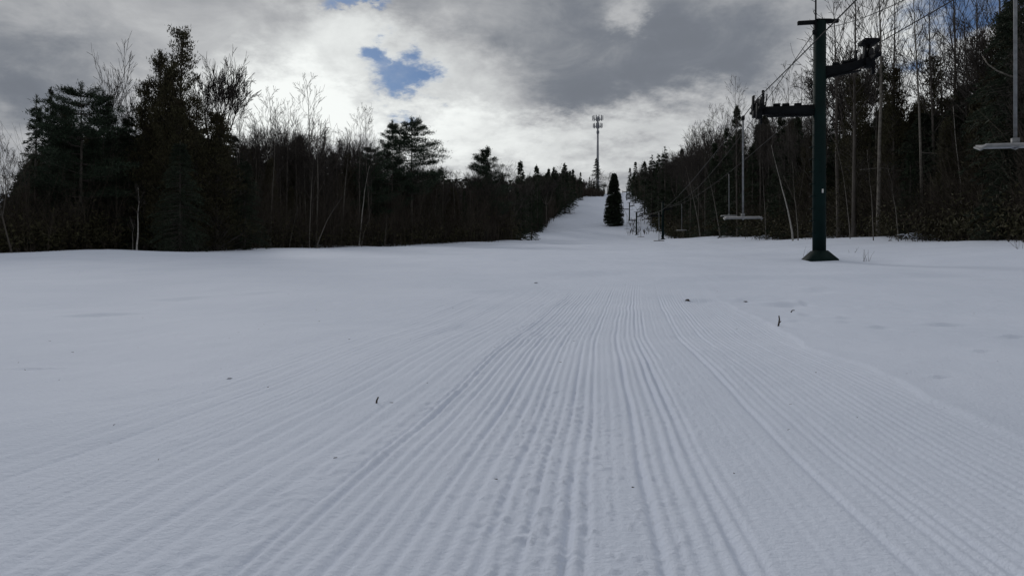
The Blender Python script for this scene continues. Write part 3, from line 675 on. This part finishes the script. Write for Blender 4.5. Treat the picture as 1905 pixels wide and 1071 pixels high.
# ------------------------------------------------------------------ lift towers
def wheel(mb, c, r, w, axis, n=14):
    a = Vector(axis).normalized()
    mb.tube([Vector(c) - a*w/2, Vector(c) + a*w/2], r, n)
LIFT = Vector((.147, 1, 0)).normalized(); ACROSS = Vector((1, -.147, 0)).normalized()
def lift_tower_meshes():
    P = []   # (name, mesh, [(sub, mesh)])
    H = 8.12
    mb = MB(); mb.tube([(0, 0, .15), (0, 0, H*.5), (.02, 0, H)], [.222, .215, .205], 20); P.append(('mast', mb.mesh('mast', M['green'], False), []))
    mb = MB()
    # four-sided flared foot
    b, t = .47, .21; V = [(-b,-b,-.1),(b,-b,-.1),(b,b,-.1),(-b,b,-.1),(-b,-b,.0),(b,-b,.0),(b,b,.0),(-b,b,.0),(-t,-t,.31),(t,-t,.31),(t,t,.31),(-t,t,.31)]
    mb.add(V, [(0,3,2,1),(0,1,5,4),(1,2,6,5),(2,3,7,6),(3,0,4,7),(4,5,9,8),(5,6,10,9),(6,7,11,10),(7,4,8,11),(8,9,10,11)])
    P.append(('flared_base', mb.mesh('flared_base', M['green']), []))
    # crossarms
    def arm(sx, z, ln, rise):
        mb = MB(); r = Matrix.Rotation(math.atan2(-.147*sx, 1*sx) if sx > 0 else math.atan2(.147, -1), 3, 'Z')
        pts = []; n = 6
        for k in range(n+1):
            s = k/n; x = .15 + (ln-.15)*s; zz = z + rise*s*s
            hh = .17 - .05*s
            pts.append((x, zz, hh))
        V = []; Fq = []
        for x, zz, hh in pts:
            for (yy, dz) in ((-.11, -hh), (.11, -hh), (.11, hh), (-.11, hh)):
                v = r @ Vector((x, yy, zz+dz)); V.append(tuple(v))
        for k in range(n):
            for j in range(4): Fq.append((4*k+j, 4*k+(j+1) % 4, 4*k+4+(j+1) % 4, 4*k+4+j))
        Fq += [(3, 2, 1, 0), tuple(4*n+j for j in range(4))]
        mb.add(V, Fq)
        # tray of irregular fittings on top of the arm and flange beneath
        for q in (.35, .55, .7):
            c = r @ Vector((q*ln, 0, z + rise*q*q + .19)); mb.box(c, (.22, .14, .10), r)
        c = r @ Vector((.50*ln, 0, z + rise*.25 - .19)); mb.box(c, (ln*.72, .20, .03), r @ Matrix.Rotation(-math.atan2(rise*.9, ln), 3, 'Y'))
        return mb.mesh('crossarm', M['steel']), r @ Vector((ln, 0, z + rise))
    def sheaves(c, nw=4, tilt=.12):
        fr = MB(); d = (LIFT + Vector((0, 0, tilt))).normalized(); up = Vector((0, 0, 1))
        R = Matrix((ACROSS, d, ACROSS.cross(d))).transposed()
        fr.box(c, (.10, 1.9, .16), R); fr.box(c + Vector((0, 0, -.12)), (.26, .5, .30), R)
        fr.box(c - ACROSS*.13 + Vector((0, 0, .22)), (.04, .34, .5), R); fr.box(c + ACROSS*.13 + Vector((0, 0, -.3)), (.05, .25, .40), R)
        for s in (-.75, .75):
            fr.box(c + d*s + up*-.02, (.16, .55, .08), R)
        subs = []
        wm = MB()
        wl = []
        for k in range(nw):
            s = (k-(nw-1)/2)*.52; m = MB(); p = c + d*s + up*.17; wheel(m, p, .17, .07, ACROSS); wheel(m, p, .08, .13, ACROSS, 10); wl.append(('sheave_wheel', m.mesh('sheave_wheel', M['rubber'])))
        return fr.mesh('sheave_frame', M['steel']), wl, c + up*.36
    me, e = arm(-1, 5.12, 2.0, .03); P.append(('crossarm', me, [])); f, w, rl = sheaves(e + Vector((-.05, 0, .05))); P.append(('sheave_train', f, w))
    me, e = arm(1, 6.42, 1.55, .30); P.append(('crossarm', me, [])); f, w, rr = sheaves(e + Vector((.05, 0, .05))); P.append(('sheave_train', f, w))
    # catcher plate above right wheels and upright beside left wheels
    mb = MB(); mb.box(rr + Vector((-.0, 0, .22)), (.50, .55, .12)); mb.tube([rr + Vector((.05, .1, -.35)), rr + Vector((.05, .1, .2))], .05, 6); mb.tube([rr + Vector((-.42, 0, -.45)), rr + Vector((-.42, 0, -.05))], .03, 6)
    P.append(('service_step', mb.mesh('service_step', M['steel']), []))
    mb = MB(); mb.tube([rl + Vector((.14, -.2, -.35)), rl + Vector((.14, -.2, .25))], .045, 6); mb.tube([rl + Vector((.32, .1, -.25)), rl + Vector((.42, .2, .22))], .022, 6); mb.box(rl + Vector((-.1, -.5, -.55)), (.16, .2, .5))
    P.append(('rope_guard', mb.mesh('rope_guard', M['steel']), []))
    mb = MB(); mb.box((-.06, -.05, H - .02), (1.38, .12, .12), Matrix.Rotation(-.06, 3, 'Y')); mb.box((.1, 0, H+.03), (.5, .36, .05)); P.append(('lifting_bar', mb.mesh('lifting_bar', M['steel']), []))
    mb = MB(); mb.tube([(-.2, -.2, H-.55), (-.2, -.2, H+1.6)], .028, 6); mb.box((-.24, -.2, H-.42), (.12, .10, .14)); P.append(('wire_post', mb.mesh('wire_post', M['steel']), []))
    mb = MB(); mb.box((.02, -.235, 2.32), (.055, .012, .13)); P.append(('number_plate', mb.mesh('number_plate', M['plate']), []))
    mb = MB()
    for k in range(16):
        z = .9 + k*.42; mb.tube([(-.19, -.10, z), (-.31, -.13, z), (-.31, .06, z), (-.19, .08, z)], .010, 5)
    P.append(('climbing_rungs', mb.mesh('climbing_rungs', M['green']), []))
    return P, rl, rr, Vector((-.2, -.2, H+1.55)), Vector((-.24, -.2, H-.4))
TP, RL, RR, WT, WB = lift_tower_meshes()
TW = []
def lift_tower(x, y, sc, label, full=True, z=None):
    g = g1(x, y) if z is None else z
    r = empty('lift_tower', (x, y, g), label, 'lift tower', 'towers of the chairlift'); r.scale = (sc if full else sc*1.22, sc if full else sc*1.22, sc)
    for nm, me, subs in TP:
        if not full and nm in ('climbing_rungs', 'number_plate', 'wire_post', 'rope_guard'): continue
        c = bpy.data.objects.new(nm, me); link(c); c.parent = r
        for sn, sm in subs:
            d = bpy.data.objects.new(sn, sm); link(d); d.parent = c
    TW.append(Vector((x, y, g))); return Vector((x, y, g)), sc
tws = [lift_tower((1524-CX)/F*25, 25, 1.0, 'nearest dark green lift tower on a flared foot, wheels on both crossarms'),
       lift_tower((1233-CX)/F*128, 128, .82, 'second lift tower, small and dark against the right woods', False),
       lift_tower((1184-CX)/F*186, 186, .72, 'third lift tower, thin against the snow between conifer and woods', False),
       lift_tower((1171-CX)/F*236, 236, .72, 'fourth lift tower just right of the lone conifer', False),
       lift_tower((1166-CX)/F*325, 325, .75, 'highest lift tower in view near the hilltop', False)]
def rope_pts(off, behind):
    A = [p + o*1.0 for p, o in behind] if False else []
    pts = [Vector(behind)] + [p + Vector((off[0]*sc*(1 if sc == 1 else 1.22), off[1]*sc, off[2]*sc)) for p, sc in tws] + [Vector(((1158-CX)/F*470, 470, g1(70, 470) + 3))]
    return pts
def sagged(pts, sag, n=18):
    out = []
    for i in range(len(pts)-1):
        a, b = pts[i], pts[i+1]; L = (b-a).length; s = sag*(L/105)**2 if L < 130 else sag
        for k in range(n + (1 if i == len(pts)-2 else 0)):
            t = k/n; p = a.lerp(b, t); p.z -= 4*s*t*(1-t); out.append(p)
    return out
p0 = tws[0][0]
rope_l = sagged(rope_pts(RL, (p0 + RL + Vector((-.147*50, -50, -2.7)))), 1.1)
rope_r = sagged(rope_pts(RR, (p0 + RR + Vector((-.147*50, -50, -5.6)))), 1.1)
def add_rope(pts, label, r=.016, name='haul_rope', cat='cable'):
    mb = MB(); mb.tube(pts, [max(r*.8, r*p.y/130) for p in pts], 6); o = mb.build(name, M['rope'], smooth=True); tag(o, label, cat); return o
add_rope(rope_l, 'haul rope over the lower left wheels of the lift towers', .020)
add_rope(rope_r, 'haul rope over the upper right wheels of the lift towers', .020)
def wire(a, b, sag, label, r=.010):
    pts = [a.lerp(b, k/20) + Vector((0, 0, -4*sag*(k/20)*(1-k/20))) for k in range(21)]
    mb = MB(); mb.tube(pts, r, 5); o = mb.build('signal_wire', M['rope']); tag(o, label, 'cable')
wire(p0 + WB, tws[1][0] + Vector((0, 0, 6.3)), 2.2, 'thin signal wire from below the tower top down to the second tower', .014)
wire(p0 + WB + Vector((.45, 0, .15)), at(1900, -120, 9), .2, 'thin signal wire rising from the green tower top to the right', .010)
wire(p0 + WT + Vector((0, 0, -.95)), at(1380, -80, 14), .05, 'thin guy wire meeting the rod on the tower top from the left', .010)

# ------------------------------------------------------------------ chairs
def chair_meshes():
    ln = 3.9; out = []
    mb = MB(); mb.tube([(0, 0, -ln+.02), (0, 0, -.45), (0, 0, -.08)], .036, 10); mb.box((0, 0, -ln+.10), (.14, .10, .16)); out.append(('hanger_pole', mb.mesh('hanger_pole', M['galv']), []))
    mb = MB()
    w = .67
    prof_ = [(-.24, .02), (-.20, .045), (.0, .03), (.20, .05), (.26, .10)]
    V = []; n = len(prof_); Fq = []
    for sx in (-w, w):
        for (yy, zz) in prof_: V.append((sx, yy, -ln+zz))
        for (yy, zz) in prof_: V.append((sx, yy, -ln+zz-.05))
    for k in range(n-1):
        Fq.append((k, k+1, 2*n+k+1, 2*n+k)); Fq.append((n+k, 3*n+k, 3*n+k+1, n+k+1))
        Fq.append((k, n+k, n+k+1, k+1)); Fq.append((2*n+k, 2*n+k+1, 3*n+k+1, 3*n+k))
    Fq.append((0, 2*n, 3*n, n)); Fq.append((n-1, 2*n-1, 4*n-1, 3*n-1)); mb.add(V, Fq)
    sb = MB()
    sb.tube([(-w-.02, -.25, -ln-.03), (w+.02, -.25, -ln-.03)], .022, 8); sb.tube([(-w-.02, .27, -ln+.05), (w+.02, .27, -ln+.05)], .022, 8)
    for sx in (-w-.02, 0, w+.02): sb.tube([(sx, -.25, -ln-.03), (sx, .0, -ln-.05), (sx, .27, -ln+.05)], .02, 6)
    out.append(('seat', mb.mesh('seat', M['seat']), [('seat_frame', sb.mesh('seat_frame', M['galv']))]))
    mb = MB(); mb.box((0, 0, -.04), (.10, .26, .14)); mb.tube([(0, -.16, .0), (0, .16, .0)], .045, 8); out.append(('rope_grip', mb.mesh('rope_grip', M['steel']), []))
    return out
CHM = chair_meshes()
def rope_at(pts, y):
    for a, b in zip(pts[:-1], pts[1:]):
        if a.y <= y <= b.y: return a.lerp(b, (y-a.y)/(b.y-a.y))
def chair(pts, y, label, rz=None, swing=0):
    p = rope_at(pts, y)
    r = empty('lift_chair', p, label, 'lift chair', 'chairs hanging from the lift'); r.rotation_euler = (0, swing, -.147 if rz is None else rz)
    for nm, me, subs in CHM:
        c = bpy.data.objects.new(nm, me); link(c); c.parent = r
        for sn, sm in subs:
            d = bpy.data.objects.new(sn, sm); link(d); d.parent = c
    return r
chair(rope_r, 15.6, 'nearest empty chair, cut by the right edge of the photo')
chair(rope_l, 28.3, 'empty chair hanging just left of the lower crossarm wheels')
chair(rope_r, 58, 'small chair whose pole hangs just left of the near left chair pole').scale = (.88, .88, .88)
chair(rope_r, 106, 'small chair hanging right of the second lift tower')
for rp, y, lab in ((rope_l, 98, 'tiny chair hanging just right of the second tower mast'), (rope_l, 150, 'tiny chair hanging left of the second lift tower'), (rope_r, 163, 'tiny chair between second and third tower on the right rope'), (rope_l, 205, 'tiny chair just above the third tower on the left rope'), (rope_r, 212, 'tiny chair just above the third tower on the right rope'),
                   (rope_l, 262, 'tiny chair above the fourth tower on the left rope'), (rope_r, 270, 'tiny chair above the fourth tower on the right rope')):
    chair(rp, y, lab)

# ------------------------------------------------------------------ radio mast on the hilltop
def radio_mast():
    y = 430; x = (1112-CX)/F*y; g = g1(x, y); H = CH + (CY-214)/F*y - g
    r = empty('radio_mast', (x, y, g), 'tall grey radio mast with antenna clusters on the hilltop', 'radio mast')
    mb = MB(); mb.tube([(0, 0, -1), (0, 0, H*.5), (0, 0, H-1)], [.85, .68, .50], 16); mb.build('mast', M['mono'], r, True)
    for z, R, hh in ((H-1.9, 3.1, 2.4), (H-6.3, 2.7, 2.3)):
        mb = MB()
        pts = [(math.cos(a)*R*.8, math.sin(a)*R*.8, z-.6) for a in [2*math.pi*k/12 for k in range(13)]]
        mb.tube(pts, .13, 6, False)
        for k in range(3):
            a = 2*math.pi*k/3+.4; mb.tube([(0, 0, z-.6), (math.cos(a)*R*.8, math.sin(a)*R*.8, z-.6)], .16, 6)
        fr = mb.build('platform', M['antenna'], r)
        for k in range(12):
            a = 2*math.pi*k/12 + .12; m = MB(); m.box((math.cos(a)*R, math.sin(a)*R, z), (.30, .5, hh), Matrix.Rotation(a, 3, 'Z')); m.build('antenna_panel', M['antenna'], fr)
    mb = MB(); mb.box((0, -.6, H-10.3), (1.5, 1.1, 1.6)); mb.build('equipment_box', M['antenna'], r)
radio_mast()

# ------------------------------------------------------------------ small things in the snow
def stick(pts_px, r, label, cat='stick', name='dead_stick', forks=()):
    b = hit(*pts_px[0]); b0 = b.copy(); pts = [b + Vector((0, 0, -.03))]
    for (px, py) in pts_px[1:]: pts.append(at(px, py, b0.y))
    mb = MB(); mb.tube(pts, [r*(1-.5*k/len(pts)) for k in range(len(pts))], 6)
    for fk in forks: mb.tube([at(px, py, b0.y) for px, py in fk], r*.5, 5)
    o = mb.build(name, M['stick']); tag(o, label, cat); return b0
stick([(699, 751), (701, 744), (704, 738)], .0060, 'short dark twig standing in the corduroy left of centre')
stick([(1446, 610), (1449, 601), (1450, 594), (1449, 587)], .0105, 'tallest bent dark stem at the right edge of the groomed strip', forks=([(1449, 601), (1453, 597)],))
stick([(1471, 584), (1472, 580), (1474, 577), (1478, 577)], .0095, 'small hooked stem just beyond the tallest bent stem')
def clod(px, py, w, h, label, m='stick', name='bark_scrap', cat='debris'):
    b = hit(px, py); rng = np.random.RandomState(int(px)); mb = MB(); W = w/F*b.y; Hh = h/F*b.y
    for k in range(4):
        a = rng.rand()*3; c = b + Vector((rng.uniform(-.3, .3)*W, rng.uniform(-.3, .3)*W, Hh*.15))
        mb.tube([c - Vector((math.cos(a), math.sin(a), .1))*W*.5, c + Vector((0, 0, Hh*.35)), c + Vector((math.cos(a), math.sin(a), .3))*W*.45], [Hh*.12, Hh*.32, Hh*.08], 6)
    o = mb.build(name, M[m]); tag(o, label, cat)
clod(1278, 560, 10, 5, 'dark scrap of bark on the snow beyond the corduroy, with a pointed top')
clod(1388, 562, 7, 3, 'faint scrap of bark right of the dark pointed scrap')
clod(427, 705, 8, 4, 'small dirty snow lump left of the corduroy', 'lump', 'snow_lump', 'snow lump')
clod(625, 852, 6, 4, 'tiny grey crumb of snow between the tracks at lower left', 'lump', 'snow_lump', 'snow lump')
clod(997, 527, 7, 3, 'small grey crumb of snow beyond the middle of the strip', 'lump', 'snow_lump', 'snow lump')
def weed(px, py, h, label, n=6, r=.006):
    b = hit(px, py); rng = np.random.RandomState(int(px)+1); mb = MB(); P0, P1, R0, R1 = [], [], [], []; hh = h/F*b.y
    for k in range(n):
        p = np.array(b) + np.array([rng.uniform(-.12, .12), 0, -.03]); d = np.array([rng.normal(0, .45), rng.normal(0, .3), 1]); q = p + d*hh*.6; e = q + (d + rng.normal(0, .4, 3))*hh*.4
        P0 += [p, q]; P1 += [q, e]; R0 += [r, r*.7]; R1 += [r*.7, r*.4]
    prisms(mb, P0, P1, R0, R1, 4); o = mb.build('dry_weed', M['twig']); tag(o, label, 'weed')
weed(1610, 486, 20, 'wispy dry weed in the snow right of the tower foot')
weed(1497, 478, 18, 'faint dry weed just left of the tower foot', 3, .005)
weed(1585, 470, 10, 'tiny dry weed between tower foot and wispy weed', 3)
weed(1898, 462, 22, 'dry weed arching out of the snow by the right edge', 5)
def snowy_branches(px, py, w, label, seed):
    b = hit(px, py); rng = np.random.RandomState(seed); r = empty('fallen_branches', b, label, 'branches')
    tw, cp = MB(), MB(); W = w/F*b.y/2
    for k in range(16):
        a = Vector((rng.uniform(-1, .6)*W, rng.uniform(-.6, .6), rng.uniform(0, .12))); d = Vector((rng.uniform(.3, 1)*rng.choice([-1, 1]), rng.uniform(-.4, .4), rng.uniform(.0, .4)))*rng.uniform(.4, 1.0)
        m_ = a + d*.5 + Vector((0, 0, .12)); e = a + d
        tw.tube([a, m_, e], [.03, .022, .01], 5); up = Vector((0, 0, .028)); cp.tube([a + up, m_ + up, e + up], [.030, .032, .012], 6)
    tw.build('branch', M['bark'], r); cp.build('snow_cover', M['snowcap'], r, True)
snowy_branches(1708, 446, 60, 'snow-dusted fallen branches at the edge of the right woods', 3)
snowy_branches(1420, 444, 26, 'dark low brush pile at the wood edge left of the tower', 4)
def limb(pts_px, y, r, label, m='palebark'):
    pts = [at(a, b_, y+(i*.3)) for i, (a, b_) in enumerate(pts_px)]
    mb = MB(); mb.tube(pts, [r*(1-.6*i/len(pts)) for i in range(len(pts))], 6)
    o = mb.build('broken_limb', M[m]); tag(o, label, 'limb')
limb([(1905, 146), (1880, 142), (1855, 132), (1838, 120), (1828, 105)], 33, .045, 'pale curved limb crossing behind the near chair pole')
limb([(1715, 284), (1745, 286), (1775, 290), (1792, 289)], 44, .030, 'pale broken limb lying level in the right woods')
limb([(1600, 316), (1640, 312), (1680, 318)], 47, .025, 'thin grey limb lying level right of the tower')

# ------------------------------------------------------------------ sky, sun
SUN_AZ, SUN_EL = math.radians(-26), math.radians(24)
def build_world():
    w = bpy.data.worlds.new('World'); S.world = w; w.use_nodes = True
    nt = w.node_tree; N = nt.nodes; Lk = nt.links; N.clear()
    def val(sock, x):
        if isinstance(x, (int, float)): sock.default_value = x
        elif isinstance(x, tuple): sock.default_value = x
        else: Lk.new(x, sock)
    def ma(op, a, b=0., c=None, clamp=False):
        n = N.new('ShaderNodeMath'); n.operation = op; n.use_clamp = clamp; val(n.inputs[0], a); val(n.inputs[1], b)
        if c is not None: val(n.inputs[2], c)
        return n.outputs[0]
    def vm(op, a, b=(0, 0, 0), out=0):
        n = N.new('ShaderNodeVectorMath'); n.operation = op; val(n.inputs[0], a); val(n.inputs[1], b); return n.outputs[out]
    def noise(vec, scale, det=8, rough=.55, dist=0, col=False):
        n = N.new('ShaderNodeTexNoise'); val(n.inputs['Vector'], vec); n.inputs['Scale'].default_value = scale; n.inputs['Detail'].default_value = det
        n.inputs['Roughness'].default_value = rough; n.inputs['Distortion'].default_value = dist
        return n.outputs['Color'] if col else n.outputs['Fac']
    def mrange(v, a, b, c, d, smooth=True):
        n = N.new('ShaderNodeMapRange'); n.interpolation_type = 'SMOOTHSTEP' if smooth else 'LINEAR'; val(n.inputs['Value'], v)
        for k, x in zip(('From Min', 'From Max', 'To Min', 'To Max'), (a, b, c, d)): n.inputs[k].default_value = x
        return n.outputs[0]
    tc = N.new('ShaderNodeTexCoord'); d = tc.outputs['Generated']
    sp = N.new('ShaderNodeSeparateXYZ'); Lk.new(d, sp.inputs[0])
    # cloud layer seen in perspective: flatten directions on to a high deck
    den = ma('ADD', ma('MAXIMUM', sp.outputs[2], 0.), .28)
    cb = N.new('ShaderNodeCombineXYZ'); val(cb.inputs[0], ma('DIVIDE', sp.outputs[0], den)); val(cb.inputs[1], ma('DIVIDE', sp.outputs[1], den)); deck = cb.outputs[0]
    warp = vm('SCALE', vm('SUBTRACT', noise(deck, 3.0, 5, .6, col=True), (.5, .5, .5)), (0, 0, 0))
    warp.node.inputs['Scale'].default_value = .16
    wd = vm('ADD', d, warp)
    fine = vm('SCALE', vm('SUBTRACT', noise(deck, 11.0, 6, .65, col=True), (.5, .5, .5)), (0, 0, 0)); fine.node.inputs['Scale'].default_value = .085
    wd = vm('ADD', wd, fine)
    def blob(px, py, rx, ry, inner=.0, src=None):
        c = Vector(((px-CX)/F, 1, (CY-py)/F)).normalized()
        v = vm('MULTIPLY', vm('SUBTRACT', src or wd, tuple(c)), (F/rx, 1.2, F/ry))
        return mrange(vm('LENGTH', v, out=1), inner, 1, 1, 0)
    v = .40
    dim = ma('ADD', mrange(sp.outputs[1], -.5, .45, -.05, 0.), mrange(sp.outputs[2], .45, .85, 0., .04))
    v = ma('ADD', dim, .40)
    acc = ma('ADD', ma('MULTIPLY', ma('SUBTRACT', noise(deck, 1.7, 8, .55, .4), .5), .42), v)
    n2 = ma('MULTIPLY', ma('SUBTRACT', noise(deck, 5.0, 9, .62, .6), .5), .46)
    acc = ma('ADD', acc, n2)
    for px, py, rx, ry, amp in ((1080, 110, 520, 190, -.24), (1130, 170, 260, 90, -.10), (60, 150, 330, 150, -.20), (1420, 90, 260, 140, -.12), (700, 210, 540, 170, .20), (500, 185, 240, 115, .54), (830, 120, 190, 130, .34), (720, 235, 240, 60, .20),
                                (640, 70, 170, 80, .34), (950, 275, 420, 90, .36), (1270, 240, 240, 90, .22), (1180, 15, 70, 40, .25), (1620, 110, 220, 130, .30), (1820, 200, 160, 90, .2), (450, 40, 260, 70, .05), (230, 25, 260, 60, .02), (0, 330, 200, 60, .02), (560, 250, 300, 90, .12)):
        acc = ma('ADD', acc, ma('MULTIPLY', blob(px, py, rx, ry), amp))
    V = ma('SMOOTH_MIN', ma('SMOOTH_MAX', acc, .19, .14), .97, .12)
    cr = N.new('ShaderNodeValToRGB'); e = cr.color_ramp.elements
    e[0].position = 0; e[0].color = (.0, .0, .0, 1); e[1].position = 1; e[1].color = (.97, 1.0, .98, 1)
    x = cr.color_ramp.elements.new(.20); x.color = (.182, .200, .232, 1)
    x = cr.color_ramp.elements.new(.45); x.color = (.43, .44, .455, 1)
    Lk.new(V, cr.inputs[0])
    cloud = vm('SCALE', cr.outputs[0], (0, 0, 0)); cloud.node.inputs['Scale'].default_value = 10.0
    sky = N.new('ShaderNodeTexSky'); sky.sky_type = 'NISHITA'; sky.sun_disc = False; sky.sun_elevation = SUN_EL; sky.sun_rotation = SUN_AZ
    sky.air_density = 1.0; sky.dust_density = .4
    skc = vm('MULTIPLY', sky.outputs[0], (.25, .34, .49))
    hole = ma('MAXIMUM', ma('MAXIMUM', blob(758, 146, 88, 58, .2), blob(706, 112, 50, 46, .1)), ma('MAXIMUM', blob(645, -2, 75, 30, .2), ma('MULTIPLY', blob(1790, 45, 120, 70, .3), .8)))
    hole = ma('MULTIPLY', mrange(ma('ADD', hole, ma('MULTIPLY', ma('SUBTRACT', noise(deck, 16.0, 6, .65), .5), .7)), .05, .95, 0, 1), mrange(noise(deck, 7.0, 7, .6), .25, .6, .72, 1))
    mx = N.new('ShaderNodeMix'); mx.data_type = 'RGBA'; Lk.new(hole, mx.inputs[0]); Lk.new(cloud, mx.inputs[6]); Lk.new(skc, mx.inputs[7])
    bg = N.new('ShaderNodeBackground'); bg.inputs['Strength'].default_value = .1; Lk.new(mx.outputs[2], bg.inputs['Color'])
    o = N.new('ShaderNodeOutputWorld'); Lk.new(bg.outputs[0], o.inputs['Surface'])
    w.cycles.sampling_method = 'MANUAL'; w.cycles.sample_map_resolution = 1024
build_world()
sl = bpy.data.lights.new('sun', 'SUN'); sl.energy = .95; sl.angle = math.radians(10); sl.color = (1, .965, .92)
so = bpy.data.objects.new('sun', sl); link(so)
sd = Vector((math.sin(SUN_AZ)*math.cos(SUN_EL), math.cos(SUN_AZ)*math.cos(SUN_EL), math.sin(SUN_EL)))
so.rotation_euler = sd.to_track_quat('Z', 'Y').to_euler(); so.location = (0, 0, 80)

# ------------------------------------------------------------------ camera, view
cam = bpy.data.cameras.new('camera'); co = bpy.data.objects.new('camera', cam); link(co)
co.location = (0, 0, CH); co.rotation_euler = (math.radians(90), 0, 0)
cam.sensor_width = 36; cam.lens = F/1905*36; cam.clip_end = 4000; cam.clip_start = .05
S.camera = co
S.render.engine = 'CYCLES'
S.cycles.max_bounces = 5; S.cycles.diffuse_bounces = 3; S.cycles.use_denoising = True
S.view_settings.view_transform = 'Standard'; S.view_settings.look = 'None'; S.view_settings.exposure = 0; S.view_settings.gamma = 1
